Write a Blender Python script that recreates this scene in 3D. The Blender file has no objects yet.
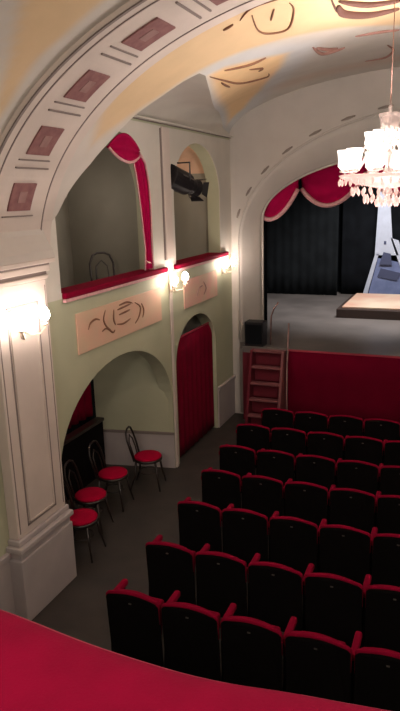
import bpy, bmesh, math, random
from mathutils import Vector, Matrix
random.seed(4)
PI = math.pi
scn = bpy.context.scene
COL = scn.collection

# ---------------------------------------------------------------- camera, world, exposure
PITCH, YAW, ROLL = math.radians(13.98), math.radians(22.82), math.radians(-1.71)
cd = bpy.data.cameras.new('camera'); cam = bpy.data.objects.new('camera', cd); COL.objects.link(cam)
f_ = Vector((-math.sin(YAW)*math.cos(PITCH), math.cos(YAW)*math.cos(PITCH), -math.sin(PITCH)))
r0 = Vector((math.cos(YAW), math.sin(YAW), 0)); u0 = r0.cross(f_)
r_ = math.cos(ROLL)*r0 + math.sin(ROLL)*u0; u_ = -math.sin(ROLL)*r0 + math.cos(ROLL)*u0
cam.matrix_world = Matrix(((r_.x, u_.x, -f_.x, 0), (r_.y, u_.y, -f_.y, 0), (r_.z, u_.z, -f_.z, 4.177), (0, 0, 0, 1)))
cd.sensor_fit = 'VERTICAL'; cd.sensor_height = 24; cd.lens = 24*636.2/711; cd.clip_start = .05
scn.camera = cam
w = bpy.data.worlds.new('world'); scn.world = w; w.use_nodes = True
w.node_tree.nodes['Background'].inputs[0].default_value = (.75, .72, .70, 1)
w.node_tree.nodes['Background'].inputs[1].default_value = .05
vs = scn.view_settings
vs.view_transform = 'Standard'; vs.look = 'None'; vs.exposure = 1.25; vs.gamma = 1; vs.use_curve_mapping = False

def lamp(name, loc, power, color=(1, .82, .68), radius=.06, kind='POINT', rot=None, size=1, size_y=None, spot=None):
    l = bpy.data.lights.new(name, kind); l.energy = power; l.color = color
    if kind == 'AREA':
        l.size = size
        if size_y: l.shape = 'RECTANGLE'; l.size_y = size_y
    else: l.shadow_soft_size = radius
    if spot: l.spot_size = spot; l.spot_blend = .6
    o = bpy.data.objects.new(name, l); o.location = loc
    if rot: o.rotation_euler = rot
    COL.objects.link(o); return o
# the chandelier's own light; the gallery lamps behind the camera; the lamps in the stage grid
CHX, CHY = -.74, 6.5
lamp('chandelier_light', (CHX, CHY, 4.70), 150, (1, .90, .83), .25)
lamp('chandelier_light', (CHX, CHY, 3.72), 14, (1, .88, .82), .25)
lamp('gallery_lamp', (-.9, -1.0, 4.9), 80, (1, .90, .83), .25)
lamp('gallery_lamp', (1.6, 1.6, 4.6), 40, (1, .90, .83), .25)
lamp('stage_grid_lamp', (-1.6, 14.2, 5.6), 430, (1, .95, .92), .5, 'SPOT', (math.radians(24), 0, 0), spot=math.radians(112))
lamp('box_lamp', (-4.75, 9.7, 4.75), 2.2, (1, .78, .58), .1)
lamp('box_lamp', (-4.9, 7.6, 4.3), 3.2, (1, .86, .76), .3)
lamp('aisle_lamp', (-4.6, 7.0, 2.2), 2.5, (1, .9, .8), .2)

# ---------------------------------------------------------------- materials
M = {}
def mat(name, col, rough=.6, metal=0., noise=.0, scale=6., bump=0., bscale=40., emit=None, estr=0., sheen=0., trans=0., col2=None, coat=0.):
    m = bpy.data.materials.new(name); m.use_nodes = True; nt = m.node_tree; b = nt.nodes['Principled BSDF']
    b.inputs['Base Color'].default_value = (*col, 1); b.inputs['Roughness'].default_value = rough
    b.inputs['Metallic'].default_value = metal
    tc = nt.nodes.new('ShaderNodeTexCoord')
    if noise > 0 or col2:
        n = nt.nodes.new('ShaderNodeTexNoise'); n.inputs['Scale'].default_value = scale; n.inputs['Detail'].default_value = 4
        nt.links.new(tc.outputs['Object'], n.inputs['Vector'])
        r = nt.nodes.new('ShaderNodeValToRGB')
        c2 = col2 or tuple(c*(1+noise) for c in col); c1 = col if col2 else tuple(c*(1-noise) for c in col)
        r.color_ramp.elements[0].color = (*c1, 1); r.color_ramp.elements[1].color = (*c2, 1)
        r.color_ramp.elements[0].position = .35; r.color_ramp.elements[1].position = .65
        nt.links.new(n.outputs['Fac'], r.inputs['Fac']); nt.links.new(r.outputs['Color'], b.inputs['Base Color'])
    if bump > 0:
        n2 = nt.nodes.new('ShaderNodeTexNoise'); n2.inputs['Scale'].default_value = bscale
        nt.links.new(tc.outputs['Object'], n2.inputs['Vector'])
        bp = nt.nodes.new('ShaderNodeBump'); bp.inputs['Strength'].default_value = bump; bp.inputs['Distance'].default_value = .01
        nt.links.new(n2.outputs['Fac'], bp.inputs['Height']); nt.links.new(bp.outputs['Normal'], b.inputs['Normal'])
    if emit: b.inputs['Emission Color'].default_value = (*emit, 1); b.inputs['Emission Strength'].default_value = estr
    if rough >= 1: b.inputs['Specular IOR Level'].default_value = .12
    if sheen: b.inputs['Sheen Weight'].default_value = sheen
    if trans: b.inputs['Transmission Weight'].default_value = trans
    if coat: b.inputs['Coat Weight'].default_value = coat
    M[name] = m; return m
mat('green_plaster', (.42, .42, .29), .75, noise=.04, scale=2, bump=.1)
mat('pink_plaster', (.58, .49, .44), .7, noise=.04, scale=3, bump=.08)
mat('stage_wall_plaster', (.50, .455, .415), .75, noise=.05, scale=2, bump=.08)
mat('white_plaster', (.57, .53, .47), .7, noise=.04, scale=2, bump=.08)
mat('groove', (.21, .165, .15), .8)
mat('wainscot', (.40, .35, .34), .6, noise=.05, scale=3)
mat('box_wall', (.26, .24, .19), .85, noise=.06, scale=2)
mat('warm_light_peach', (.62, .40, .27), .8, noise=.08, scale=5)  # warm light of the niche head put into the colour
mat('panel_peach', (.66, .40, .29), .7, col2=(.60, .42, .29), scale=4)
mat('panel_rose', (.66, .36, .29), .7, col2=(.60, .42, .30), scale=5)
mat('coffer_rose', (.19, .075, .075), .8, col2=(.24, .105, .10), scale=14)
mat('coffer_pale', (.27, .145, .135), .8, noise=.1, scale=12)
mat('scroll_brown', (.20, .085, .045), .8)
mat('scroll_dark', (.11, .045, .035), .8)
mat('dash_grey', (.27, .225, .195), .8)
mat('scroll_dusty', (.30, .15, .12), .8, noise=.1)
mat('velvet', (.20, .0, .020), 1., noise=.08, scale=9, bump=.25, bscale=180)
mat('seat_velvet', (.20, .0, .019), 1., noise=.1, scale=8, bump=.25, bscale=160)
mat('chair_velvet', (.36, .0, .026), 1., noise=.08, scale=9)
mat('drape', (.16, .0, .016), 1., noise=.1, scale=5)
mat('stage_drape', (.125, .0, .014), 1., noise=.06, scale=3)
mat('swag_red', (.36, .002, .055), 1., noise=.08, scale=6)
mat('fringe', (.66, .34, .35), .8, noise=.1, scale=30, bump=.3)
mat('rail_edge', (.34, .03, .06), .8, bump=.2)
mat('black_shell', (.003, .002, .002), 1., noise=.1)
mat('black_cloth', (.005, .006, .008), 1., noise=.25, scale=3)
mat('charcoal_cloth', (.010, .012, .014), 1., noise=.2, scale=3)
mat('black_metal', (.012, .010, .012), .45, metal=.3)
mat('bent_wood', (.018, .010, .008), .4, coat=.3)
mat('floor_wood', (.036, .028, .023), .6, noise=.2, scale=3, bump=.1, bscale=20)
mat('stage_floor', (.155, .137, .130), .42, noise=.18, scale=1.2, bump=.05, bscale=8)
mat('platform_top', (.70, .58, .44), .5, col2=(.66, .38, .28), scale=1.1)
mat('platform_side', (.035, .018, .014), .6)
mat('stair_red', (.13, .003, .014), .8, noise=.1)
mat('stair_frame', (.20, .06, .065), .7, noise=.1)
mat('rail_pale', (.24, .14, .13), .4, metal=.3)
mat('brass', (.70, .58, .46), .35, metal=.4)
mat('number_plate', (.10, .085, .075), .5, metal=.3)
mat('bulb', (1, .9, .8), .4, emit=(1, .86, .76), estr=30)
mat('bulb_hot', (1, .9, .8), .4, emit=(1, .88, .80), estr=9)
mat('glass_shade', (.9, .84, .8), .15, trans=.8, emit=(1, .86, .78), estr=.40)
mat('crystal', (.62, .55, .52), .12, trans=.75, emit=(1, .78, .70), estr=.05)
mat('crystal_rose', (.85, .66, .62), .2, trans=.55, emit=(1, .62, .56), estr=.16)
mat('tower_white', (.42, .46, .56), .8, noise=.05)
mat('tower_blue', (.17, .21, .38), .8, col2=(.10, .13, .25), scale=2.5)
mat('tower_dark', (.05, .06, .12), .8)

# ---------------------------------------------------------------- helpers
def link(name, me, parent=None, mats=(), loc=None):
    o = bpy.data.objects.new(name, me); COL.objects.link(o)
    for m in mats: me.materials.append(M[m] if isinstance(m, str) else m)
    if parent: o.parent = parent
    if loc: o.location = loc
    return o
class MB:
    def __init__(s): s.v = []; s.f = []
    def add(s, vs, fs):
        n = len(s.v); s.v += [tuple(q) for q in vs]; s.f += [tuple(i+n for i in f) for f in fs]; return s
    def box(s, x0, x1, y0, y1, z0, z1):
        return s.add([(x, y, z) for z in (z0, z1) for y in (y0, y1) for x in (x0, x1)],
                     [(0, 2, 3, 1), (4, 5, 7, 6), (0, 1, 5, 4), (2, 6, 7, 3), (0, 4, 6, 2), (1, 3, 7, 5)])
    def tube(s, pts, r, n=8, close=False, caps=True):
        pts = [Vector(p) for p in pts]; k = len(pts); rs = r if isinstance(r, (list, tuple)) else [r]*k
        vs = []; prev = None
        for i, p in enumerate(pts):
            a = pts[i-1] if (i > 0 or close) else pts[0]; b = pts[(i+1) % k] if (i < k-1 or close) else pts[-1]
            t = (b-a); t = t.normalized() if t.length > 1e-9 else Vector((0, 0, 1))
            if prev is None: up = Vector((0, 0, 1)) if abs(t.z) < .9 else Vector((1, 0, 0)); e = t.cross(up).normalized()
            else: e = (prev - t*prev.dot(t)).normalized()
            prev = e; g = t.cross(e)
            vs += [p + (e*math.cos(2*PI*j/n) + g*math.sin(2*PI*j/n))*rs[i] for j in range(n)]
        fs = [(i*n+j, i*n+(j+1) % n, ((i+1) % k)*n+(j+1) % n, ((i+1) % k)*n+j) for i in range(k if close else k-1) for j in range(n)]
        if caps and not close: fs += [tuple(range(n))[::-1], tuple((k-1)*n+j for j in range(n))]
        return s.add(vs, fs)
    def lathe(s, prof, c=(0, 0, 0), n=20, sx=1, sy=1):
        vs = [(c[0]+r*math.cos(2*PI*j/n)*sx, c[1]+r*math.sin(2*PI*j/n)*sy, c[2]+z) for r, z in prof for j in range(n)]
        k = len(prof); fs = [(i*n+j, i*n+(j+1) % n, (i+1)*n+(j+1) % n, (i+1)*n+j) for i in range(k-1) for j in range(n)]
        if prof[0][0] > 1e-4: fs.append(tuple(range(n))[::-1])
        if prof[-1][0] > 1e-4: fs.append(tuple((k-1)*n+j for j in range(n)))
        return s.add(vs, fs)
    def grid(s, fn, nu, nv):
        vs = [fn(i/nu, j/nv) for i in range(nu+1) for j in range(nv+1)]
        return s.add(vs, [(i*(nv+1)+j, i*(nv+1)+j+1, (i+1)*(nv+1)+j+1, (i+1)*(nv+1)+j) for i in range(nu) for j in range(nv)])
    def prism(s, poly, fn, w0, w1):   # polygon (u,v) extruded between w0 and w1; fn maps (u,v,w) to the world
        n = len(poly)
        return s.add([fn(u, v, w0) for u, v in poly]+[fn(u, v, w1) for u, v in poly],
                     [tuple(range(n)), tuple(range(2*n-1, n-1, -1))]+[(i, (i+1) % n, n+(i+1) % n, n+i) for i in range(n)])
    def sphere(s, c, r, n=10, sz=1):
        return s.lathe([(max(r*math.sin(PI*i/n), 1e-5), -r*math.cos(PI*i/n)*sz) for i in range(n+1)], c, n+2)
    def build(s, name, m, parent=None, smooth=False, bevel=0, solid=0, loc=None, sub=0):
        me = bpy.data.meshes.new(name); me.from_pydata(s.v, [], s.f)
        bm = bmesh.new(); bm.from_mesh(me); bmesh.ops.remove_doubles(bm, verts=bm.verts, dist=1e-5)
        bmesh.ops.recalc_face_normals(bm, faces=bm.faces); bm.to_mesh(me); bm.free()
        if smooth:
            for p in me.polygons: p.use_smooth = True
        o = link(name, me, parent, [m] if isinstance(m, str) else m, loc)
        if solid: q = o.modifiers.new('solid', 'SOLIDIFY'); q.thickness = solid; q.offset = 0
        if bevel: q = o.modifiers.new('bevel', 'BEVEL'); q.width = bevel; q.segments = 2; q.limit_method = 'ANGLE'
        if sub: q = o.modifiers.new('sub', 'SUBSURF'); q.levels = q.render_levels = sub
        return o
def plate(name, outer, holes, t, fn, m, parent=None):
    """flat wall with holes: polygons in (u,v), thickness t along w in 0..t, mapped by fn"""
    cu = bpy.data.curves.new('p', 'CURVE'); cu.dimensions = '2D'; cu.fill_mode = 'BOTH'; cu.extrude = t/2
    for poly in [outer]+holes:
        sp = cu.splines.new('POLY'); sp.points.add(len(poly)-1); sp.use_cyclic_u = True
        for i, (u, v) in enumerate(poly): sp.points[i].co = (u, v, 0, 1)
    ob = bpy.data.objects.new('p', cu); COL.objects.link(ob)
    dg = bpy.context.evaluated_depsgraph_get(); dg.update()
    me = bpy.data.meshes.new_from_object(ob.evaluated_get(dg))
    bpy.data.objects.remove(ob); me.name = name; me.materials.clear()
    for v in me.vertices: v.co = Vector(fn(v.co.x, v.co.y, v.co.z+t/2))
    bm = bmesh.new(); bm.from_mesh(me); bmesh.ops.remove_doubles(bm, verts=bm.verts, dist=1e-5)
    bmesh.ops.recalc_face_normals(bm, faces=bm.faces); bm.to_mesh(me); bm.free()
    for p in me.polygons: p.use_smooth = False
    return link(name, me, parent, [m])
def thing(name, label, cat, loc=(0, 0, 0), rz=0, group=None):
    o = bpy.data.objects.new(name, None); COL.objects.link(o); o.location = loc; o.rotation_euler = (0, 0, rz)
    o.empty_display_size = .1; return tag(o, label, cat, group)
def tag(o, label, cat, group=None):
    o['label'] = label; o['category'] = cat
    if group: o['group'] = group
    return o
def struct(o): o['kind'] = 'structure'; return o
def dup(root, loc=None, rz=None, label=None):
    r = root.copy(); COL.objects.link(r)
    if loc: r.location = loc
    if rz is not None: r.rotation_euler = (0, 0, rz)
    if label: r['label'] = label
    for ch in list(root.children):
        c = ch.copy(); COL.objects.link(c); c.parent = r
        for g in list(ch.children):
            d = g.copy(); COL.objects.link(d); d.parent = c
    return r
def arch(u0, u1, base, spring, rise, n=24, p=2.0):
    c = (u0+u1)/2; a = (u1-u0)/2; pts = [(u0, base), (u0, spring)]
    for i in range(1, n):
        t = PI-PI*i/n; co, si = math.cos(t), math.sin(t)
        pts.append((c+a*math.copysign(abs(co)**(2/p), co), spring+rise*abs(si)**(2/p)))
    return pts+[(u1, spring), (u1, base)]
def sm(t): t = min(1, max(0, t)); return t*t*(3-2*t)
def interp(tab, x):
    if x <= tab[0][0]: return tab[0][1]
    for (a, b), (c, d) in zip(tab, tab[1:]):
        if x <= c: return b+(d-b)*(x-a)/(c-a)
    return tab[-1][1]

# ================================================================ SETTING
WX, XC, HA = -4.06, -.6, 3.46            # left wall plane, hall axis, half width
RX = XC+HA                               # right wall
def sec(y):
    t = sm((y-6.6)/4.2); return 3.6+1.6*t, 2.28-1.38*t
def vz(x, y):
    s, b = sec(y); q = 1-((x-XC)/HA)**2
    return s+b*math.sqrt(max(q, 0))
PY = 11.3                                # proscenium plane
struct(MB().box(-5.75, RX+.2, -2.2, PY+.3, -.12, 0).build('floor', 'floor_wood'))
yz = lambda sgn: (lambda u, v, w_: (WX-w_, u, v))
open1 = arch(5.78, 8.06, 3.2, 4.15, .88, p=2.1)
open2 = arch(8.80, 10.72, 3.2, 4.22, .78)
low1 = arch(5.50, 8.50, -.05, 1.12, 1.10)
low2 = arch(8.68, 10.40, -.05, 1.62, .68)
plate('wall_left', [(-2.2, -.12), (PY, -.12), (PY, 5.42), (6.5, 5.42), (5.4, 4.6), (-2.2, 4.0)], [open1, open2, low1, low2], .22, yz(1), 'green_plaster')['kind'] = 'structure'
# upper storey of the wall is paler: a thin plaster skin on the same plane, above the rail level
plate('wall_left_upper', [(5.37, 3.14), (PY-.002, 3.14), (PY-.002, 5.15), (6.35, 5.15), (5.37, 3.95)], [open1, open2], .012, lambda u, v, w_: (WX+.012-w_, u, v), 'white_plaster')['kind'] = 'structure'
struct(MB().box(RX, RX+.2, -2.2, PY, 0, 5.4).build('wall_right', 'green_plaster'))
struct(MB().box(WX-.2, RX+.2, -2.4, -2.2, 0, 6.2).build('wall_back', 'green_plaster'))
# proscenium wall with its arch
def pros(a, s, b, n=40, z0=1.45):
    return [(XC-a, z0)]+[(XC-a*math.cos(PI*i/n), s+b*math.sin(PI*i/n)) for i in range(n+1)]+[(XC+a, z0)]
sx_z = lambda u, v, w_: (u, PY+w_, v)
plate('wall_stage', [(WX-.2, 0), (RX+.2, 0), (RX+.2, 6.4), (WX-.2, 6.4)], [pros(3.32, 3.35, 2.13, z0=.01)], .12, sx_z, 'stage_wall_plaster')['kind'] = 'structure'
def splay():
    P0, P1 = pros(3.32, 3.35, 2.13, 60, .02), pros(2.985, 3.735, 1.135, 60, .02)
    mb = MB(); n = len(P0); K = 6
    vs = []
    for k in range(K+1):
        v = k/K; vs += [(a[0]+(b[0]-a[0])*v, PY+.02+.42*v, a[1]+(b[1]-a[1])*(v+.12*math.sin(PI*v))) for a, b in zip(P0, P1)]
    mb.add(vs, [(k*n+i, k*n+i+1, (k+1)*n+i+1, (k+1)*n+i) for k in range(K) for i in range(n-1)])
    return mb.build('wall_stage_splay', 'stage_wall_plaster', smooth=True, solid=.03)
struct(splay())
# raised mouldings of the proscenium arch, outer rope line and inner bead
def arcline(a, s, b, z0, y, r, name, m, n=70, dash=False):
    mb = MB(); pts = [(XC-a, y, z0), (XC-a, y, (z0+s)/2)]+[(XC-a*math.cos(PI*i/n), y, s+b*math.sin(PI*i/n)) for i in range(n+1)]+[(XC+a, y, (z0+s)/2), (XC+a, y, z0)]
    mb.tube(pts, r, 6); return mb.build(name, m, smooth=True)
struct(arcline(3.32, 3.35, 2.13, 1.5, PY-.002, .020, 'trim_1', 'stage_wall_plaster'))
def garland():
    mb = MB(); n = 34
    for i in range(2, n-1, 1):
        t = PI*(i+.15)/n; t2 = PI*(i+.95)/n
        pts = [(XC-3.40*math.cos(q), PY-.008, 3.35+2.21*math.sin(q)) for q in (t, (t+t2)/2, t2)]
        if i % 2 == 0: mb.tube(pts, [.012, .026, .012], 6)
    return mb.build('trim_2', 'dash_grey', smooth=True)
struct(garland())
struct(arcline(2.985, 3.735, 1.135, 1.5, PY+.43, .026, 'trim_3', 'stage_wall_plaster'))
# cornice above the boxes, string line below the rail
mb = MB(); mb.box(WX+.008, WX+.03, 6.55, PY, 5.178, 5.19)
struct(mb.build('trim_4', 'groove'))
struct(MB().box(WX+.008, WX+.07, 6.5, PY, 5.19, 5.215).build('trim_5', 'white_plaster', bevel=.005))
mb = MB(); mb.box(WX+.012, WX+.034, 8.40, 8.42, 3.3, 5.12).box(WX+.012, WX+.03, 8.66, 8.675, 3.3, 5.12)
struct(mb.build('trim_6', 'groove'))
struct(MB().box(WX+.012, WX+.05, 8.425, 8.655, 3.3, 5.14).build('trim_7', 'pink_plaster', bevel=.01))
struct(MB().box(WX, WX+.03, 8.515, 8.60, 0, 3.09).build('trim_8', 'pink_plaster', bevel=.012))
# wainscot of the side wall towards the stage and before the pilaster
mb = MB(); mb.box(WX, WX+.03, 10.42, PY, 0, .72).box(WX, WX+.05, 10.42, PY, .72, .78).box(WX, WX+.03, -2.2, 4.5, 0, .72).box(WX, WX+.05, -2.2, 4.5, .72, .78)
struct(mb.build('trim_9', 'wainscot', bevel=.006))

# ---- vault: painted barrel with a lunette cut over the boxes
GT = [(5.5, -4.055), (5.64, -4.02), (5.76, -3.99), (6.06, -3.75), (6.2, -3.55), (6.28, -3.3), (6.43, -3.05), (6.50, -2.81), (6.58, -2.68), (6.75, -2.68), (7.41, -2.89), (9.4, -3.58), (10.9, -4.03), (11.3, -4.055)]
Y1 = [(-3.39, 5.68), (-3.09, 5.61), (-2.73, 5.54), (-2.4, 5.47), (-2.1, 5.42), (-1.81, 5.38), (-1.34, 5.41), (-.6, 5.6), (-.6, 8.05), (-.8, 7.9), (-1.37, 7.3), (-1.82, 6.98), (-2.27, 6.70), (-2.59, 6.55), (-3.05, 6.42), (-3.28, 6.25), (-3.47, 6.08), (-3.62, 5.9)]
Y2 = [(-2.68, 6.77), (-4.0, 11.03), (-3.65, 10.97), (-3.15, 10.32), (-2.29, 8.42), (-1.99, 7.62), (-2.31, 7.12), (-2.49, 6.84)]
Y0 = [(-2.5, 3.45), (-2.77, 3.73), (-3.12, 4.04), (-3.62, 4.36), (-3.41, 4.38), (-3.05, 4.30), (-2.83, 4.33), (-2.47, 4.3), (-1.9, 4.25), (-.6, 4.2), (-.6, 2.2), (-1.6, 2.9)]
def pdist(p, poly):
    x, y = p; ins = False; d = 1e9; n = len(poly)
    for i in range(n):
        x1, y1 = poly[i]; x2, y2 = poly[(i+1) % n]
        if (y1 > y) != (y2 > y) and x < (x2-x1)*(y-y1)/(y2-y1)+x1: ins = not ins
        dx, dy = x2-x1, y2-y1; t = max(0, min(1, ((x-x1)*dx+(y-y1)*dy)/(dx*dx+dy*dy+1e-12)))
        d = min(d, math.hypot(x-x1-t*dx, y-y1-t*dy))
    return d if ins else -d
PALE = (.56, .51, .46); YEL = (.62, .44, .26); COOL = (.42, .42, .42); ROSE = (.56, .41, .33)
def mixc(a, b, t): return tuple(a[i]*(1-t)+b[i]*t for i in range(3))
def paint(x, y):
    xm = -abs(x-XC)+XC
    c = PALE
    d1 = pdist((xm, y), Y1)
    if xm > -1.4: d1 = min(d1, 9) if y < 5.6 else d1
    d2 = pdist((xm, y), Y2); d0 = pdist((xm, y), Y0)
    c = mixc(c, (.56, .55, .55), sm((d2+.5)/.35)*sm((y-6.4)/.4))
    c = mixc(c, ROSE, .55*sm(1-abs(y-10.6)/.5)*sm((xm+3.5)/.8))
    c = mixc(c, YEL, sm((d1+.05)/.14)); c = mixc(c, (.80, .54, .29), sm((d2+.05)/.16)); c = mixc(c, YEL, sm((d0+.05)/.12))
    return c
def vault():
    ys = [-2.2+.1*i for i in range(68)]
    ys = [y for y in ys if y < 2.9]+[2.9+.04*i for i in range(100)]; y = ys[-1]
    while y < PY-.06: y += .07; ys.append(min(y, PY))
    if ys[-1] < PY: ys.append(PY)
    NU = 88; vs = []; fs = []; cols = []
    for y in ys:
        s, b = sec(y); xg = interp(GT, y) if y >= 5.5 else WX+.001
        ph = math.acos(min(1, (XC-xg)/HA))
        for i in range(NU+1):
            a = ph+(PI-2*ph)*i/NU; x = XC-HA*math.cos(a); vs.append((x, y, s+b*math.sin(a))); cols.append(paint(x, y))
    K = NU+1
    for j in range(len(ys)-1):
        for i in range(NU): fs.append((j*K+i, j*K+i+1, (j+1)*K+i+1, (j+1)*K+i))
    me = bpy.data.meshes.new('ceiling'); me.from_pydata(vs, [], fs)
    at = me.color_attributes.new('fresco', 'FLOAT_COLOR', 'POINT')
    for i, c in enumerate(cols): at.data[i].color = (*c, 1)
    for p in me.polygons: p.use_smooth = True
    m = bpy.data.materials.new('painted_vault'); m.use_nodes = True; nt = m.node_tree; b = nt.nodes['Principled BSDF']
    a = nt.nodes.new('ShaderNodeAttribute'); a.attribute_name = 'fresco'
    n = nt.nodes.new('ShaderNodeTexNoise'); n.inputs['Scale'].default_value = 3; n.inputs['Detail'].default_value = 5
    tc = nt.nodes.new('ShaderNodeTexCoord'); nt.links.new(tc.outputs['Object'], n.inputs['Vector'])
    mr = nt.nodes.new('ShaderNodeMapRange'); mr.inputs[3].default_value = .86; mr.inputs[4].default_value = 1.1
    nt.links.new(n.outputs['Fac'], mr.inputs[0])
    mx = nt.nodes.new('ShaderNodeVectorMath'); mx.operation = 'SCALE'
    nt.links.new(a.outputs['Color'], mx.inputs[0]); nt.links.new(mr.outputs[0], mx.inputs['Scale'])
    nt.links.new(mx.outputs[0], b.inputs['Base Color']); b.inputs['Roughness'].default_value = .8
    struct(link('ceiling', me, mats=[m]))
vault()
# lunette soffit between the vault's groin and the cornice
def zb(y): return min(5.21, interp([(5.5, 3.75), (5.76, 4.02), (6.06, 4.5), (6.28, 4.98), (6.5, 5.21)], y))
def lun(sgn):
    def fn(u, v):
        y = 5.5+(PY-5.5)*u; 
        xg = interp(GT, y); s, b = sec(y); zg = s+b*math.sqrt(max(0, 1-((XC-xg)/HA)**2))
        x = xg+(WX-xg)*v; z = zg+(zb(y)-zg)*v**1.5+.10*math.sin(PI*v)*min(1, (xg-WX))
        return (x if sgn < 0 else 2*XC-x, y, z)
    return fn
struct(MB().grid(lun(-1), 200, 10).build('ceiling_lunette_left', 'white_plaster', smooth=True))
struct(MB().grid(lun(1), 200, 10).build('ceiling_lunette_right', 'white_plaster', smooth=True))

# ---- transverse arch with coffers
def ring(y0, y1, off, ph0, ph1, n=60, thick=.0):
    def fn(u, v):
        a = ph0+(ph1-ph0)*u
        return (XC-(HA-off)*math.cos(a), y0+(y1-y0)*v, 3.6+(2.28-off)*math.sin(a))
    return fn
def band(y0, y1, off0, off1, ph0, ph1, n, name, m, parent=None):
    mb = MB()
    f0 = ring(y0, y1, off0, ph0, ph1); f1 = ring(y0, y1, off1, ph0, ph1)
    for k in range(n):
        a, b = k/n, (k+1)/n
        vs = [f0(a, 0), f0(b, 0), f0(b, 1), f0(a, 1), f1(a, 0), f1(b, 0), f1(b, 1), f1(a, 1)]
        mb.add(vs, [(0, 1, 2, 3), (4, 7, 6, 5), (0, 4, 5, 1), (3, 2, 6, 7)]+([(0, 3, 7, 4)] if k == 0 else [])+([(1, 5, 6, 2)] if k == n-1 else []))
    return mb.build(name, m, parent)
ra = band(4.50, 5.60, .045, -.05, math.radians(1), math.radians(179), 80, 'trim_10', 'pink_plaster'); struct(ra)
for k, (yy, wd) in enumerate([(4.50, .03), (4.62, .012), (5.42, .012)]):
    band(yy, yy+wd, .052, .04, math.radians(2), math.radians(178), 90, 'groove_line', 'groove', ra)
for k in range(12):
    c = math.radians(16.3+13.4*k)
    if c > math.radians(170): break
    h = math.radians(3.3)
    cp = band(4.86, 5.19, .060, .04, c-h, c+h, 5, 'coffer_panel', 'coffer_rose', ra)
    cp['label'] = 'dusty rose coffer with a pale rosette'
    band(4.97, 5.08, .064, .055, c-h*.4, c+h*.4, 3, 'rosette', 'coffer_pale', cp)
    band(4.80, 5.25, .058, .04, c-h*1.45, c-h*1.36, 1, 'coffer_frame', 'groove', ra)
    b = c+math.radians(6.9)
    band(4.80, 5.28, .060, .04, b-.003, b+.003, 1, 'coffer_bar', 'groove', ra)
# near rib behind the painted field
struct(band(3.05, 3.45, .04, -.03, math.radians(1), math.radians(179), 70, 'trim_11', 'white_plaster'))

# ---- painted scrolls on the vault and on the box fronts (painted ornaments)
def stroke_vault(strokes, name, m, wd=.015):
    mb = MB()
    for st, k in strokes:
        P3 = [Vector((x, y, vz(x, y)-.006)) for x, y in st]
        Q = []
        for i in range(len(P3)-1):
            for q in range(5):
                t = q/5; p0 = P3[max(i-1, 0)]; p1 = P3[i]; p2 = P3[i+1]; p3 = P3[min(i+2, len(P3)-1)]
                pt = .5*((2*p1)+(-p0+p2)*t+(2*p0-5*p1+4*p2-p3)*t*t+(-p0+3*p1-3*p2+p3)*t**3)
                pt.z = vz(pt.x, pt.y)-.006; Q.append(pt)
        Q.append(P3[-1]); n = len(Q)
        mb.tube(Q, [max(.004, wd*k*math.sin(PI*(i+.6)/(n+.4))**.6) for i in range(n)], 6)
    return mb.build(name, m, smooth=True)
SC1 = [([(-2.67, 6.85), (-2.68, 7.34), (-2.73, 8.04), (-2.69, 8.52), (-2.6, 8.79), (-2.5, 8.5)], 1.0), ([(-2.72, 7.34), (-2.80, 7.84)], 1), ([(-2.54, 6.96), (-2.36, 7.28), (-2.19, 7.34)], 1.3), ([(-2.44, 7.52), (-2.38, 7.82), (-2.45, 7.9)], 1)]
SC2 = [([(-2.16, 5.9), (-2.06, 5.88)], 1), ([(-1.99, 5.87), (-1.84, 5.71), (-1.67, 5.72), (-1.5, 5.79)], .8), ([(-1.88, 5.88), (-1.96, 6.32), (-1.91, 6.55), (-1.75, 6.62), (-1.58, 6.18), (-1.56, 5.94)], .8), ([(-1.7, 5.95), (-1.8, 6.2)], .7)]
SC3 = [([(-1.23, 6.43), (-1.23, 6.68), (-1.03, 6.95), (-.75, 6.97)], 3.2), ([(-1.2, 6.30), (-.99, 6.6), (-.70, 6.68)], 2.4), ([(-1.25, 6.2), (-1.28, 6.6)], .8)]
SC4 = [([(-1.32, 7.93), (-1.06, 7.98), (-.86, 8.1)], 1.5), ([(-1.57, 10.35), (-1.28, 10.31), (-1.11, 9.79), (-1.12, 9.2)], 1.2), ([(-1.78, 7.84), (-1.82, 8.5), (-1.7, 8.6), (-1.55, 8.57)], 2.0), ([(-1.76, 7.95), (-1.70, 8.3), (-1.62, 8.45)], 2.0)]
# the strokes belong to the painted ceiling
ceil = bpy.data.objects['ceiling']
for sc_, m_ in ((SC1, 'scroll_brown'), (SC2, 'scroll_brown'), (SC3, 'scroll_dark'), (SC4, 'scroll_dusty')):
    o = stroke_vault(sc_, 'painted_scroll', m_); o.parent = ceil

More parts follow.
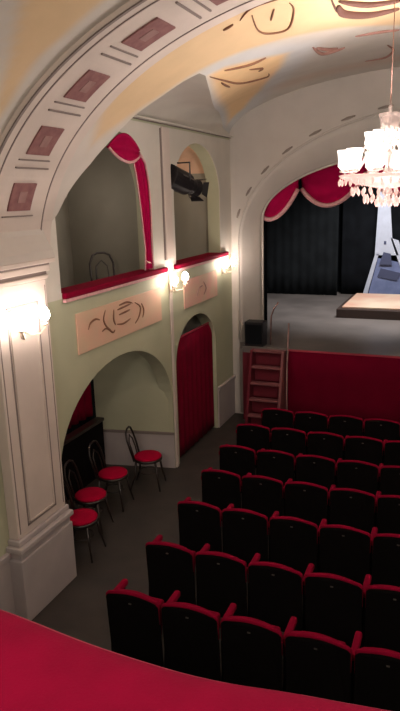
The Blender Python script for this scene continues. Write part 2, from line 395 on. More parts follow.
# ---- big pilaster carrying the arch
def pilaster(y0, y1, mirror=False):
    X = (lambda x: x) if not mirror else (lambda x: 2*XC-x)
    def bx(mb, x0, x1, *r): a, b = sorted((X(x0), X(x1))); return mb.box(a, b, *r)
    sh = bx(MB(), WX-.0, -3.94, y0, y1, .90, 3.42).build('pilaster_shaft' if mirror else 'trim_12', 'pink_plaster', bevel=.01)
    if mirror: sh.name = 'trim_13'
    struct(sh)
    mb = MB(); bx(mb, WX, -3.88, y0-.06, y1+.02, 0, .70); bx(mb, WX, -3.90, y0-.04, y1+.01, .70, .78); bx(mb, WX, -3.86, y0-.07, y1+.03, .78, .84); bx(mb, WX, -3.91, y0-.03, y1+.02, .84, .90)
    mb.build('base', 'wainscot', sh, bevel=.012)
    mb = MB(); bx(mb, WX, -3.92, y0-.02, y1+.02, 3.42, 3.46); bx(mb, WX, -3.90, y0-.03, y1+.03, 3.50, 3.56); bx(mb, WX, -3.84, y0-.06, y1+.05, 3.585, 3.63)
    mb.build('capital', 'pink_plaster', sh, bevel=.008)
    mb = MB(); bx(mb, WX, -3.935, y0-.01, y1+.01, 3.46, 3.50); bx(mb, WX, -3.90, y0-.03, y1+.02, 3.56, 3.585)
    mb.build('capital_groove', 'groove', sh)
    mb = MB(); fr = -3.94
    a, b, c, d = y0+.16, y1-.17, .98, 3.22
    for (p, q, r, s) in ((a, a+.018, c, d), (b-.018, b, c, d), (a, b, c, c+.018), (a, b, d-.018, d)): bx(mb, fr-.002, fr+.004, p, q, r, s)
    mb.build('panel_line', 'groove', sh)
    mb = MB()
    for (p, q, r, s) in ((a+.03, a+.045, c+.03, d-.03), (b-.045, b-.03, c+.03, d-.03), (a+.03, b-.03, c+.03, c+.045), (a+.03, b-.03, d-.045, d-.03)): bx(mb, fr-.002, fr+.012, p, q, r, s)
    mb.build('panel_bead', 'pink_plaster', sh)
    mb = MB(); bx(mb, fr-.002, fr+.003, y0+.03, y0+.042, .95, 3.36); bx(mb, fr-.002, fr+.003, y1-.042, y1-.03, .95, 3.36)
    mb.build('edge_line', 'groove', sh)
    # impost cove up to the arch
    mb = MB(); prof = [(WX, 3.63), (-3.86, 3.63), (-3.88, 3.70), (-3.93, 3.78), (-3.97, 3.86), (-3.99, 3.95), (WX, 3.95)]
    mb.prism([(X(u), v) for u, v in prof], lambda u, v, w_: (u, w_, v), y0-.06, y1+.08)
    mb.build('impost', 'stage_wall_plaster', sh)
pilaster(4.56, 5.38); pilaster(4.56, 5.38, True)

# ---- box fronts: painted panels and velvet rails
def panel(y0, y1, z0, z1, m, label):
    p = tag(MB().box(WX+.001, WX+.018, y0, y1, z0, z1).build('painted_panel', m, bevel=.004), label, 'panel', 'painted panels below the boxes')
    return p
p1 = panel(6.02, 8.22, 2.45, 2.93, 'panel_peach', 'long peach painted panel with brown scrolls under the larger box')
p2 = panel(9.05, 10.50, 2.47, 2.92, 'panel_rose', 'short rose painted panel under the smaller box')
def wallstroke(strokes, parent, m='scroll_brown', wd=.014):
    mb = MB()
    for st in strokes:
        Q = []; n = len(st)
        for i in range(n-1):
            for q in range(4):
                t = q/4; p0 = st[max(i-1, 0)]; a = st[i]; b = st[i+1]; c = st[min(i+2, n-1)]
                Q.append(tuple(.5*(2*a[k]+(-p0[k]+b[k])*t+(2*p0[k]-5*a[k]+4*b[k]-c[k])*t*t+(-p0[k]+3*a[k]-3*b[k]+c[k])*t**3) for k in (0, 1)))
        Q.append(st[-1]); k = len(Q)
        mb.tube([(WX+.018, y, z) for y, z in Q], [max(.004, wd*math.sin(PI*(i+.6)/(k+.4))**.6) for i in range(k)], 6)
    mb.build('scroll', m, parent, smooth=True)
wallstroke([[(6.25, 2.70), (6.30, 2.77), (6.42, 2.80), (6.52, 2.77)], [(6.55, 2.62), (6.66, 2.64), (6.80, 2.56), (6.86, 2.58)], [(6.66, 2.87), (6.60, 2.76), (6.66, 2.66), (6.76, 2.60)],
            [(6.95, 2.82), (7.08, 2.83), (7.30, 2.84)], [(6.98, 2.75), (7.14, 2.76), (7.28, 2.77)], [(6.92, 2.64), (7.08, 2.62), (7.28, 2.65)],
            [(7.42, 2.84), (7.56, 2.76), (7.52, 2.64), (7.40, 2.56)], [(7.36, 2.84), (7.20, 2.88), (7.0, 2.87)], [(7.62, 2.6), (7.66, 2.7), (7.60, 2.8)], [(6.86, 2.84), (6.84, 2.72), (6.88, 2.64)]], p1)
wallstroke([[(9.55, 2.60), (9.65, 2.72), (9.80, 2.74)], [(9.85, 2.8), (9.95, 2.68), (9.85, 2.58)]], p2, 'coffer_pale')
def rail(y0, y1, label):
    t = tag(MB().box(WX-.24, WX+.075, y0, y1, 3.135, 3.205).build('box_rail', 'velvet', bevel=.02), label, 'rail', 'velvet rails of the boxes')
    mb = MB(); mb.box(WX+.013, WX+.055, y0, y1, 3.095, 3.135); mb.build('rail_moulding', 'fringe', t, bevel=.006)
rail(5.79, 8.39, 'red velvet rail along the larger box'); rail(8.70, 10.98, 'red velvet rail along the smaller box with the spotlight')

# ---- rooms behind the openings
bx = lambda *r: MB().box(*r)
struct(bx(-5.75, WX-.22, 5.0, 11.0, 2.43, 2.55).build('floor_boxes', 'floor_wood'))
struct(bx(-5.75, -5.60, 4.9, 11.0, 2.55, 5.5).build('wall_boxes', 'box_wall'))
struct(bx(-5.60, WX-.22, 4.9, 5.10, 2.55, 5.35).build('wall_box_end', 'box_wall'))
struct(bx(-5.60, WX-.22, 8.36, 8.54, 2.55, 5.35).build('wall_box_divider', 'box_wall'))
struct(bx(-5.60, WX-.22, 10.85, 11.0, 2.55, 5.35).build('wall_box_far', 'box_wall'))
struct(bx(-5.75, WX-.2, 4.9, 11.0, 5.35, 5.5).build('ceiling_boxes', 'box_wall'))
# smaller box: a shallow niche whose head is coloured peach to imitate warm light
def niche():
    mb = MB()
    c, a = 9.76, 1.06
    def fn(u, v):
        t = PI*u; y = c-a*math.cos(t); d = .62*math.sin(t)
        z = 4.62+.0; 
        ph = v*PI/2
        return (WX-.22-d*math.cos(ph), c-a*math.cos(t)*math.cos(ph), 4.58+.46*math.sin(ph)*1)
    mb.grid(fn, 20, 10); o = mb.build('trim_14', 'warm_light_peach', smooth=True); struct(o)
    mb = MB(); mb.grid(lambda u, v: (WX-.22-.62*math.sin(PI*u), c-a*math.cos(PI*u), 2.55+2.03*v), 20, 2)
    struct(mb.build('wall_niche', 'box_wall', smooth=True))
niche()
# aisle recess under the larger box
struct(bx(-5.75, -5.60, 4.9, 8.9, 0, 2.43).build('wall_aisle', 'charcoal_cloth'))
struct(bx(-5.60, WX-.22, 4.9, 5.05, 0, 2.43).build('wall_aisle_end', 'box_wall'))
def endwall():
    A = Vector((WX-.0, 8.515)); B = Vector((-5.32, 8.27)); d = (B-A).normalized(); nrm = Vector((d.y, -d.x))
    def f(u, v, w_): p = A+d*u-nrm*w_*-1; return (p.x, p.y, v)
    L = (B-A).length; sgn = 1 if f(0, 0, 1)[1] > A.y else -1
    mb = MB(); mb.prism([(.0, 0), (L, 0), (L, 2.43), (.0, 2.43)], lambda u, v, w_: f(u, v, w_*sgn), 0, .14)
    o = struct(mb.build('wall_aisle_far', 'green_plaster'))
    mb = MB(); mb.prism([(.0, 0), (L, 0), (L, .56), (.0, .56)], lambda u, v, w_: f(u, v, w_*sgn), -.02, 0)
    mb.build('wainscot', 'wainscot', o)
    mb = MB(); mb.prism([(.0, .56), (L, .56), (L, .60), (.0, .60)], lambda u, v, w_: f(u, v, w_*sgn), -.03, 0)
    mb.build('dado_rail', 'groove', o)
endwall()
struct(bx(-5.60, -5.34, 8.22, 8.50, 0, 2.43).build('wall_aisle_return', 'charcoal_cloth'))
struct(bx(-4.75, -4.62, 8.66, 10.5, 0, 2.43).build('wall_doorway', 'box_wall'))
struct(bx(-4.62, WX-.22, 8.58, 8.66, 0, 2.43).build('wall_doorway_near', 'box_wall'))
struct(bx(-4.62, WX-.22, 10.4, 10.5, 0, 2.43).build('wall_doorway_far', 'box_wall'))

# ---- curtains
def curtain(name, m, p0, p1, z0, z1, amp, folds, label, cat, gather=None, parent=None, solid=.012):
    p0, p1 = Vector(p0), Vector(p1); d = p1-p0; nrm = Vector((-d.y, d.x)).normalized(); L = d.length
    mb = MB(); nu = folds*8
    mb.grid(lambda u, v: (*(p0+d*u+nrm*amp*math.sin(2*PI*folds*u+.6*math.sin(5*u))*(.6+.4*v)), z1+(z0-z1)*v), nu, 8)
    o = mb.build(name, m, parent, smooth=True, solid=solid)
    if label: tag(o, label, cat)
    return o
dc = curtain('door_curtain', 'drape', (-4.13, 8.70), (-4.13, 10.38), .04, 2.00, .010, 9, 'deep red curtain closing the arched doorway beside the stage', 'curtain')
MB().tube([(-4.13, 8.70, 2.02), (-4.13, 10.38, 2.02)], .018, 8).build('curtain_rod', 'rail_edge', dc, smooth=True)
curtain('aisle_curtain', 'drape', (-5.45, 5.5), (-5.34, 8.18), .86, 2.4, .03, 14, 'dark red curtain hanging in the shade behind the row of chairs', 'curtain')
pt = thing('shadow_board', 'black board standing in for the shadow behind the red round-seated chairs', 'shadow stand-in', (-5.1, 6.9, 0))  # added board giving the dark of shadow and chair backs in the recess
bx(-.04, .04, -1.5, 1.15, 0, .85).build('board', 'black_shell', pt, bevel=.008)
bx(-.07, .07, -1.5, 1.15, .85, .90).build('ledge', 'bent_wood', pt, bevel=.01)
# box swag: gathered head at the apex and a narrow tail falling to the rail
t = thing('box_curtain', 'red pelmet and tied-back curtain with pink edging in the larger box', 'curtain', (-4.03, 7.36, 3.215))
def tailfn(u, v):
    zc = 4.90-1.68*v
    yl = interp([(0, 7.46), (.15, 7.66), (.3, 7.74), (.5, 7.80), (.85, 7.88), (1, 7.84)], v); yr = interp([(0, 7.64), (.15, 7.98), (.3, 8.07), (.55, 8.10), (.85, 8.08), (1, 8.10)], v)
    y = yl+(yr-yl)*u; return (.0+.02*math.sin(u*PI*6)+.01, y-7.5, zc-3.2)
MB().grid(tailfn, 24, 24).build('tail', 'swag_red', t, smooth=True, solid=.01)
MB().tube([(tailfn(1, v/12)[0]+.012, tailfn(1, v/12)[1], tailfn(1, v/12)[2]) for v in range(13)], .014, 6).build('edging', 'fringe', t, smooth=True)
MB().tube([(tailfn(0, v/12)[0]+.012, tailfn(0, v/12)[1], tailfn(0, v/12)[2]) for v in range(13)], .011, 6).build('edging', 'fringe', t, smooth=True)
def headfn(u, v):
    y0, z0, y1, z1 = 7.02, 4.90, 7.80, 4.86
    y = y0+(y1-y0)*u; top = 4.95-.7*(u-.5)**2; bot = 4.64+.10*(2*u-1)**2*1.2-.06*u
    return (.035+.018*math.sin(v*PI*5)+.02*math.sin(PI*u), y-7.5, top+(bot-top)*v-3.2)
MB().grid(headfn, 16, 18).build('pelmet', 'swag_red', t, smooth=True, solid=.01)
MB().tube([(headfn(u/12, 1)[0]+.012, headfn(u/12, 1)[1], headfn(u/12, 1)[2]) for u in range(13)], .018, 6).build('edging', 'fringe', t, smooth=True)
MB().tube([(.02, .36, .14), (.05, .5, .10), (.02, .62, .14), (-.02, .5, .16)], .02, 6, close=True).build('tie_back', 'fringe', t, smooth=True)

# ================================================================ STAGE
SF = 1.45; SY = 11.0
struct(MB().box(-5.6, 4.4, PY+.3, 18.2, SF-.12, SF).box(WX+.30, RX-.3, SY, PY, SF-.12, SF).build('floor_stage', 'stage_floor'))
struct(MB().box(XC-3.31, XC+3.31, PY, PY+.3, SF-.12, SF).build('floor_stage_sill', 'stage_floor'))
struct(MB().box(-5.8, 4.6, 18.1, 18.3, 0, 7.5).build('wall_stage_back', 'black_cloth'))
struct(MB().box(-5.8, -5.6, PY+.33, 18.1, 0, 7.5).build('wall_stage_left', 'black_cloth'))
struct(MB().box(4.4, 4.6, PY+.33, 18.1, 0, 7.5).build('wall_stage_right', 'black_cloth'))
struct(MB().box(-5.8, 4.6, PY+.33, 18.3, 7.5, 7.6).build('ceiling_stage', 'black_cloth'))
# stage front drape
fd = MB().grid(lambda u, v: (-2.885+5.48*u, SY-.02+.005*math.sin(u*90), SF-.01-(SF-.03)*v), 420, 3).build('stage_front_drape', 'stage_drape', smooth=True, solid=.01)
tag(fd, 'plain crimson cloth covering the front of the stage', 'drape')
bx(-2.885, 2.6, SY-.035, SY-.01, SF-.035, SF-.005).build('top_hem', 'rail_edge', fd)
struct(bx(WX+.30, RX-.3, SY, SY+.2, 0, SF-.12).build('wall_stage_front', 'stair_red'))
# black masking drapes
def legdrape(x0, x1, y, z1, m, label, folds=10):
    return curtain('stage_drape', m, (x0, y), (x1, y), SF+.01, z1, .010, folds, label, 'drape')
legdrape(-5.5, -3.2, 17.4, 6.8, 'charcoal_cloth', 'charcoal side drape nearest the left wing of the stage')
legdrape(-3.15, 4.3, 17.7, 6.8, 'black_cloth', 'wide black backdrop across the rear of the stage', 26)
legdrape(-4.3, -3.75, 12.6, 6.5, 'black_cloth', 'narrow black wing drape just inside the stage arch', 4)
# raised platform
pf = thing('stage_platform', 'low platform with a pale sheet top and dark edge on the stage', 'platform', (-.6, 15.3, SF))
bx(-2.02, 2.2, -1.10, 1.15, 0, .20).build('riser', 'platform_side', pf, bevel=.01)
bx(-1.92, 2.15, -.95, 1.12, .20, .235).build('top_sheet', 'platform_top', pf, bevel=.008)
# tower set piece
tw = thing('tower_set_piece', 'white tapering tower set piece with blue panels at the rear of the stage', 'stage set', (-2.0, 17.2, SF+0))
def slab(poly, y0, y1, name, m): MB().prism([(u+2.0, v-SF) for u, v in poly], lambda u, v, w_: (u, w_, v), y0, y1).build(name, m, tw)
slab([(-2.50, SF), (-2.38, SF), (-2.10, 2.62), (-2.20, 2.58)], -.06, .0, 'leg', 'tower_white')
slab([(-1.25, SF), (-1.08, SF), (-1.62, 2.95), (-1.82, 3.02)], -.06, .0, 'leg', 'tower_white')
slab([(-2.20, 2.58), (-1.60, 2.58), (-1.78, 3.02), (-1.90, 4.3), (-1.95, 5.0), (-2.05, 5.0), (-2.14, 4.3)], -.06, .0, 'spire', 'tower_white')
slab([(-2.36, SF), (-1.27, SF), (-1.60, 2.40), (-2.12, 2.50)], -.01, .02, 'panel', 'tower_blue')
slab([(-2.12, 2.02), (-1.62, 1.92), (-1.52, 2.12), (-2.04, 2.24)], -.04, -.01, 'dark_band', 'tower_dark')
slab([(-2.08, 2.34), (-1.76, 2.34), (-1.80, 2.62), (-1.98, 2.66)], -.075, -.06, 'opening', 'tower_dark')
slab([(-1.98, 2.86), (-1.92, 2.86), (-1.92, 2.94), (-1.98, 2.94)], -.075, -.06, 'opening', 'tower_dark')
# speaker box, handrail
sp = thing('stage_monitor', 'black speaker box on the stage corner by the arch jamb', 'speaker', (-3.53, 11.13, SF))
bx(-.19, .17, -.12, .14, 0, .46).build('cabinet', 'black_metal', sp, bevel=.01)
bx(-.16, .14, -.135, -.12, .05, .41).build('grille', 'black_cloth', sp)
mb = MB(); mb.tube([(-3.28, 11.22, 1.46), (-3.26, 11.2, 2.0), (-3.20, 11.18, 2.15), (-3.12, 11.18, 2.27)], .014, 6)
tag(mb.build('microphone_stand', 'rail_pale', smooth=True), 'slim pale stand leaning at the foot of the stage arch', 'stand')
# swagged valance at the head of the arch
def swag(x0, x1, z0, z1, drop, label, y=11.92):
    if x0 in (-2.93, -.54): y += .2
    t = thing('valance_swag', label, 'curtain', ((x0+x1)/2, y, max(z0, z1)), group='swags of the stage valance')
    cx, cz = t.location.x, t.location.z
    def lo(u): return z0+(z1-z0)*u-drop*(1-(2*u-1)**2)
    def hi(u): return max(z0, z1)+.55
    def fn(u, v):
        zl = lo(u); zh = hi(u); k = 1-v
        return (x0+(x1-x0)*u-cx, .02*math.sin(v*22+6*u)-.10*math.sin(PI*u)*v, zl+(zh-zl)*k-cz)
    MB().grid(fn, 18, 20).build('cloth', 'swag_red', t, smooth=True, solid=.01)
    MB().tube([(fn(u/16, 1)[0], fn(u/16, 1)[1]-.02, fn(u/16, 1)[2]) for u in range(17)], .042, 6).build('fringe', 'fringe', t, smooth=True)
swag(-3.72, -2.95, 3.86, 4.27, .30, 'first red swag with pink fringe at the left end of the valance')
swag(-2.93, -1.78, 4.27, 4.46, .40, 'second red swag from the left, partly behind the chandelier')
swag(-1.76, -.56, 4.50, 4.50, .36, 'third red swag from the left, behind the chandelier drops')
swag(-.54, .6, 4.50, 4.48, .36, 'red swag right of the middle of the valance')
struct(MB().box(-3.9, 2.7, PY+.47, PY+.95, 4.87, 5.0).build('trim_15', 'black_cloth'))
# stage steps
st = thing('stage_steps', 'red carpeted wooden steps climbing to the left end of the stage', 'steps', (-3.23, 10.93, 0))
NS = 5
for k in range(NS):
    z = SF-.02-.285*k; y = .02-.085*k
    bx(-.27, .27, y-.14, y+.0, z-.04, z).build('tread', 'stair_frame', st, bevel=.008)
    bx(-.25, .25, y-.01, y+.005, z-.285, z-.04).build('riser', 'stair_red', st)
for sx in (-1, 1):
    x0, x1 = (-.32, -.27) if sx < 0 else (.27, .32)
    MB().prism([(.02, 0), (.02, SF-.02), (-.12, SF-.02), (-.50, .02), (-.50, 0), (-.34, 0)], lambda u, v, w_: (w_, u, v), x0, x1).build('side_board', 'stair_red' if sx < 0 else 'stair_frame', st, bevel=.008)
MB().tube([(.36, .05, SF+.48), (.36, .0, SF+.02), (.37, -.10, SF-.25), (.42, -.3, SF-.8), (.46, -.42, .02)], .016, 8).build('handrail', 'rail_pale', st, smooth=True)

# ================================================================ SEATS
def seat_proto():
    t = thing('theatre_chair', '', 'theatre seat', group='theatre seats in rows facing the stage')
    W, H = .51, .85
    def shell(w0, w1, z0, z1, y0, y1, name, m, r=.045, lean=.05, crown=.018, x0=.025, parent=None):
        pts = [(x0+w0, z0)]
        n = 6
        for i in range(n+1): a = PI-PI/2*i/n; pts.append((x0+w0+r+r*math.cos(a), z1-r+r*math.sin(a)))
        for i in range(1, 6): u = i/6; pts.append((x0+w0+r+(w1-w0-2*r)*u, z1+crown*math.sin(PI*u)))
        for i in range(n+1): a = PI/2-PI/2*i/n; pts.append((x0+w1-r+r*math.cos(a), z1-r+r*math.sin(a)))
        pts.append((x0+w1, z0))
        mb = MB(); mb.prism(pts, lambda u, v, w_: (u, w_-lean*(v/.85)+.02*math.sin(PI*min(1, max(0, (u-.02)/W))), v), y0, y1)
        return mb.build(name, m, parent or t, bevel=.008), pts
    sh, pts = shell(0, W, .16, H-.02, 0, .035, 'back_shell', 'black_shell')
    cu, _ = shell(.02, W-.075, .42, H-.03, .036, .095, 'back_cushion', 'seat_velvet')
    # velvet rim wrapped over the top edge of the shell
    ln = [p for p in pts[1:-1]]
    MB().tube([(min(max(u, pts[0][0]+.012), pts[-1][0]-.012), .022-.05*(v/.85)+.02*math.sin(PI*min(1, max(0, (u-.02)/W))), v) for u, v in [(pts[1][0], .62)]+ln+[(pts[-2][0], .62)]], .019, 6).build('rim', 'seat_velvet', t, smooth=True)
    bx(.255, .28, -.051, -.046, .77, .782).build('number_plate', 'number_plate', t)
    # tipped-up cushion
    mb = MB(); mb.prism([(.11, .36), (.17, .34), (.26, .66), (.20, .70), (.14, .66)], lambda u, v, w_: (w_, u, v), .05, .455)
    mb.build('seat_cushion', 'seat_velvet', t, bevel=.02)
    arm = MB(); arm.box(-.034, .024, .06, .37, .65, .715); arm = arm.build('armrest', 'seat_velvet', t, bevel=.02)
    MB().prism([(.03, .0), (.36, .0), (.28, .30), (.33, .655), (.06, .655), (.06, .3)], lambda u, v, w_: (w_, u, v), -.018, .010).build('arm_panel', 'black_shell', arm, bevel=.004)
    return t
proto = seat_proto()
XL = [-2.76, -2.80, -2.86, -2.93, -3.0, -3.05, -2.9]
COUNT = [5, 5, 5, 5, 5, 5, 5]
ROWN = ['row nearest the balcony', 'second row from the balcony', 'third row from the balcony', 'middle row', 'third row from the stage', 'second row from the stage', 'front row by the stage']
ORD = ['aisle-end', 'second', 'third', 'fourth', 'fifth']
first = True
for k in range(7):
    for j in range(COUNT[k]):
        lab = 'black-backed red velvet seat, %s in the %s' % (ORD[j] if j == 0 else ORD[j]+' from the aisle', ROWN[k])
        loc = (XL[k]+.54*j, [4.24, 5.08, 5.99, 6.87, 7.70, 8.57, 9.38][k], 0)
        if first: proto.location = loc; proto['label'] = lab; first = False
        else: dup(proto, loc, 0, lab)

# ================================================================ BENTWOOD CHAIRS
def chair_proto():
    t = thing('bentwood_chair', '', 'chair', group='bentwood chairs with round red seats in the aisle')
    MB().lathe([(.001, .455), (.17, .455), (.20, .462), (.205, .475), (.195, .49), (.13, .503), (.001, .508)], n=28).build('seat', 'chair_velvet', t, smooth=True)
    MB().lathe([(.19, .425), (.215, .43), (.215, .462), (.19, .462)], n=28).build('seat_frame', 'bent_wood', t, smooth=True)
    for sx, sy in ((1, 1), (1, -1)):
        MB().tube([(.14*sx, .13*sy, .44), (.17*sx, .15*sy, .2), (.21*sx, .19*sy, 0)], [.018, .015, .012], 8).build('leg', 'bent_wood', t, smooth=True)
    for sy in (1, -1):
        MB().tube([(-.15, .12*sy, .45), (-.17, .14*sy, .2), (-.24, .17*sy, 0)], [.018, .015, .012], 8).build('leg', 'bent_wood', t, smooth=True)
    MB().tube([(-.17, .15, .44), (-.21, .165, .6), (-.255, .165, .76), (-.28, .12, .87), (-.285, .05, .905), (-.285, -.05, .905), (-.28, -.12, .87), (-.255, -.165, .76), (-.21, -.165, .6), (-.17, -.15, .44)], .015, 8).build('back_hoop', 'bent_wood', t, smooth=True)
    MB().tube([(-.18, .08, .45), (-.215, .09, .6), (-.25, .08, .72), (-.268, .0, .80), (-.25, -.08, .72), (-.215, -.09, .6), (-.18, -.08, .45)], .010, 8).build('inner_hoop', 'bent_wood', t, smooth=True)
    MB().tube([(.14*math.cos(2*PI*i/20), .14*math.sin(2*PI*i/20), .24) for i in range(20)], .009, 6, close=True).build('foot_ring', 'bent_wood', t, smooth=True)
    return t
cp = chair_proto()
CH = [((-4.09, 5.86, 0), .1, 'round red-seated bentwood chair nearest the big pilaster'), ((-4.30, 6.42, 0), .15, 'round red-seated bentwood chair second from the pilaster'),
      ((-4.36, 7.10, 0), .1, 'round red-seated bentwood chair third from the pilaster'), ((-4.17, 7.80, 0), .22, 'bentwood chair with dark hoop back beside the pale end wall')]
cp.location = CH[0][0]; cp.rotation_euler = (0, 0, CH[0][1]); cp['label'] = CH[0][2]
for l, r, lab in CH[1:]: dup(cp, l, r, lab)
for l, r, lab in (((-4.60, 7.62, 2.55), -.9, 'dark hoop-backed chair inside the larger box'), ((-4.72, 6.55, 2.55), -.5, 'dimly seen hoop-backed chair at the near end of the larger box')):
    c = dup(cp, l, r, lab); c['group'] = 'chairs inside the larger box'

# ================================================================ LAMPS
def sconce(loc, side, label, power, spread=.19):
    t = thing('wall_sconce', label, 'wall lamp', loc, 0, 'twin-armed wall sconces')
    MB().lathe([(.001, -.12), (.03, -.10), (.045, -.04), (.05, 0), (.045, .04), (.03, .09), (.001, .12)], (0, 0, 0), 14, .4, 1).build('backplate', 'brass', t, smooth=True)
    for s in (-1, 1):
        a = MB().tube([(.01, 0, -.03), (.06, .05*s, -.08), (.11, .12*s, -.08), (.14, spread*s, -.03), (.14, spread*s, .0)], .009, 8).build('arm', 'brass', t, smooth=True)
        MB().lathe([(.001, -.01), (.035, .0), (.04, .012), (.015, .02), (.013, .05), (.001, .05)], (.14, spread*s, 0), 12).build('candle_cup', 'brass', a, smooth=True)
        MB().lathe([(.001, .05), (.034, .055), (.052, .09), (.048, .135), (.022, .17), (.001, .19)], (.14, spread*s, 0), 14).build('bulb', 'bulb', a, smooth=True)
    for s in (-1, 1):
        lamp('sconce_light', (loc[0]+.15, loc[1]+spread*s, loc[2]+.12), power, (1, .84, .74), .05)
sconce((-3.93, 4.92, 3.00), 1, 'glowing twin sconce on the big pilaster at left', 8.0, .18)
sconce((-4.0, 8.50, 2.92), 1, 'glowing twin sconce on the pier between the two boxes', 7.5)
sconce((-4.05, 10.80, 2.92), 1, 'glowing twin sconce beside the stage arch', 2.6, .17)

# chandelier
ch = thing('chandelier', 'crystal chandelier with glass candle shades glowing above the stalls', 'chandelier', (CHX, CHY, 4.0))
MB().tube([(0, 0, .95), (0, 0, 1.88)], .004, 6).build('chain', 'scroll_dusty', ch, smooth=True)
MB().lathe([(.001, .12), (.05, .16), (.03, .24), (.06, .32), (.025, .42), (.05, .50), (.02, .62), (.03, .70), (.015, .95), (.001, .96)], n=14).build('stem', 'crystal', ch, smooth=True)
MB().lathe([(.02, .20), (.14, .22), (.32, .26), (.44, .31), (.46, .335), (.44, .34), (.30, .30), (.12, .26), (.02, .25)], n=28).build('drip_tray', 'crystal_rose', ch, smooth=True)
MB().lathe([(.02, .60), (.10, .61), (.19, .66), (.20, .70), (.17, .69), (.09, .65), (.02, .64)], n=24).build('upper_bowl', 'crystal', ch, smooth=True)
MB().lathe([(.055, .70), (.085, .76), (.09, .82), (.11, .88), (.095, .885), (.08, .82), (.07, .76), (.045, .70)], n=18).build('crown_vase', 'crystal', ch, smooth=True)
def drop(mb, x, y, z, s=1): mb.lathe([(.0001, -.045*s), (.009*s, -.03*s), (.012*s, -.012*s), (.004*s, .004*s), (.0001, .008*s)], (x, y, z), 6)
for i in range(10):
    a = 2*PI*i/10+.2; r = .40; c, s = math.cos(a), math.sin(a)
    arm = MB().tube([(.03*c, .03*s, .36), (.16*c, .16*s, .27), (.30*c, .30*s, .26), (r*c, r*s, .32), (r*c, r*s, .36)], .010, 6).build('arm', 'crystal', ch, smooth=True)
    MB().lathe([(.01, .36), (.045, .365), (.055, .38), (.02, .385)], (r*c, r*s, 0), 12).build('cup', 'crystal', arm, smooth=True)
    MB().lathe([(.001, .385), (.022, .39), (.028, .42), (.020, .47), (.001, .50)], (r*c, r*s, 0), 10).build('bulb', 'bulb_hot', arm, smooth=True)
    MB().lathe([(.040, .385), (.066, .42), (.060, .48), (.076, .56), (.079, .57), (.066, .50), (.069, .42)], (r*c, r*s, 0), 14).build('glass_shade', 'glass_shade', arm, smooth=True)
for i in range(5):
    a = 2*PI*i/5+.5; r = .19; c, s = math.cos(a), math.sin(a)
    arm = MB().tube([(.03*c, .03*s, .56), (.10*c, .10*s, .52), (r*c, r*s, .54), (r*c, r*s, .58)], .008, 6).build('upper_arm', 'crystal', ch, smooth=True)
    MB().lathe([(.001, .58), (.018, .585), (.022, .61), (.001, .67)], (r*c, r*s, 0), 10).build('bulb', 'bulb_hot', arm, smooth=True)
    MB().lathe([(.028, .58), (.042, .62), (.038, .67), (.05, .73), (.042, .70), (.034, .62)], (r*c, r*s, 0), 12).build('glass_shade', 'glass_shade', arm, smooth=True)
mb = MB()
for i in range(36):
    a = 2*PI*i/36; drop(mb, .45*math.cos(a), .45*math.sin(a), .30-.01*(i % 2), 1.3)
for i in range(26):
    a = 2*PI*i/26; drop(mb, .33*math.cos(a), .33*math.sin(a), .22-.02*(i % 2), 1.4)
for i in range(18):
    a = 2*PI*i/18; drop(mb, .21*math.cos(a), .21*math.sin(a), .15-.02*(i % 2), 1.5)
for i in range(10):
    a = 2*PI*i/10; drop(mb, .10*math.cos(a), .10*math.sin(a), .10, 1.5)
for i in range(20):
    a = 2*PI*i/20; drop(mb, .195*math.cos(a), .195*math.sin(a), .64, 1.1)
pd = mb.build('crystal_drops', 'crystal_rose', ch, smooth=True); pd['kind'] = 'stuff'
mb = MB()
for i in range(10):
    a0 = 2*PI*i/10+.2
    mb.tube([(((.2*(1-k/8)+.40*k/8))*math.cos(a0), ((.2*(1-k/8)+.40*k/8))*math.sin(a0), .64-.28*k/8-.07*math.sin(PI*k/8)) for k in range(9)], .008, 5)
mb.build('bead_strings', 'crystal', ch, smooth=True)

# theatre spotlight in the smaller box
sl = thing('theatre_spotlight', 'black theatre spotlight on a yoke hanging in the smaller box opening', 'spotlight', (-4.0, 9.02, 4.40))
ax = Vector((.25, .93, -.28)).normalized(); e1 = ax.cross(Vector((0, 0, 1))).normalized(); e2 = e1.cross(ax)
def cyl(mb, a, b, ra, rb, n=18):
    A = ax*a; B = ax*b
    mb.add([A+(e1*math.cos(2*PI*i/n)+e2*math.sin(2*PI*i/n))*ra for i in range(n)]+[B+(e1*math.cos(2*PI*i/n)+e2*math.sin(2*PI*i/n))*rb for i in range(n)],
           [(i, (i+1) % n, n+(i+1) % n, n+i) for i in range(n)]+[tuple(range(n))[::-1], tuple(range(n, 2*n))])
mb = MB(); cyl(mb, -.34, .10, .175, .165); cyl(mb, .10, .24, .13, .12); mb.build('housing', 'black_metal', sl, bevel=.01)
mb = MB(); cyl(mb, .24, .34, .12, .14); mb.build('lens_hood', 'black_metal', sl)
for k, (ea, eb) in enumerate(((e2, e1), (-e2, e1), (e1, e2), (-e1, e2))):
    A = ax*.34+ea*.13; B = ax*.43+ea*.17
    vs = [A-eb*.09, A+eb*.09, B+eb*.12, B-eb*.12]
    MB().add(vs, [(0, 1, 2, 3)]).build('barn_door', 'black_metal', sl, solid=.006)
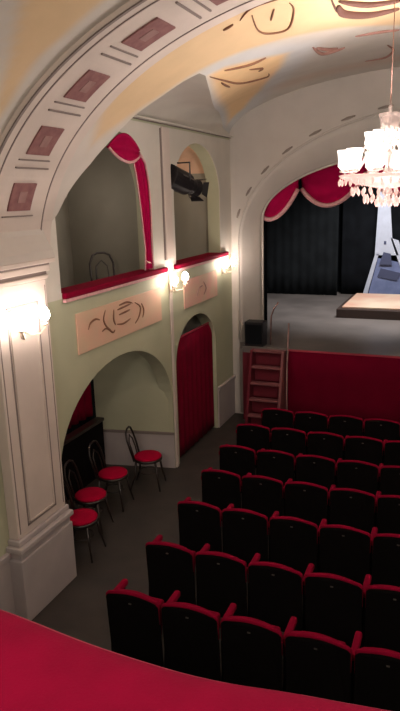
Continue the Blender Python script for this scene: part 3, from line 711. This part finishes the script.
MB().tube([e1*.19+ax*-.05, e1*.19+Vector((0, 0, .26))+ax*-.05, e1*-.19+Vector((0, 0, .26))+ax*-.05, e1*-.19+ax*-.05], .013, 6).build('yoke', 'black_metal', sl, smooth=False)
MB().tube([Vector((0, 0, .26))+ax*-.05, Vector((-.28, -.05, .30))], .012, 6).build('bracket', 'black_metal', sl)
MB().add([ax*-.2+e1*.172+e2*.04, ax*.08+e1*.17+e2*.04, ax*.08+e1*.172+e2*.055, ax*-.2+e1*.175+e2*.055], [(0, 1, 2, 3)]).build('housing_stripe', 'number_plate', sl, solid=.006)

# ================================================================ BALCONY PARAPET in the foreground
bp = thing('balcony_parapet', 'broad crimson velvet balcony rail across the bottom of the view', 'balcony rail', (0, 0, 0))
EDGE = [(-4.05, 1.15), (-3.0, 1.02), (-2.0, 1.0), (-1.2, 1.0), (-.93, .99), (-.80, .975), (-.69, .96), (-.55, .952), (-.42, .95), (-.32, .962), (-.23, .98), (-.14, .985), (-.06, 1.0), (.3, 1.02), (1.2, 1.02), (2.85, 1.1)]
def ye(x): return sum(interp(EDGE, x+d) for d in (-.05, 0, .05))/3
def topfn(u, v):
    x = -4.04+6.88*u; e = ye(x)
    prof = [(-.62, -.10), (-.60, -.03), (-.56, 0), (-.40, .012), (-.2, .012), (-.06, .006), (-.02, -.004), (0, -.03), (.0, -.07), (-.02, -.10)]
    k = v*(len(prof)-1); i = min(int(k), len(prof)-2); t = k-i
    return (x, e+prof[i][0]*(1-t)+prof[i+1][0]*t, 3.30+prof[i][1]*(1-t)+prof[i+1][1]*t)
MB().grid(topfn, 240, 27).build('velvet_top', 'velvet', bp, smooth=True)
MB().tube([(-4.04+6.88*i/200, ye(-4.04+6.88*i/200)+.000, 3.272) for i in range(201)], .005, 6).build('piping', 'rail_edge', bp, smooth=True)
MB().grid(lambda u, v: (-4.04+6.88*u, ye(-4.04+6.88*u)-.06, 3.22-.92*v), 120, 3).build('front', 'pink_plaster', bp, solid=.06)
struct(MB().box(WX, RX, -2.2, .88, 2.10, 2.30).build('floor_balcony', 'floor_wood'))
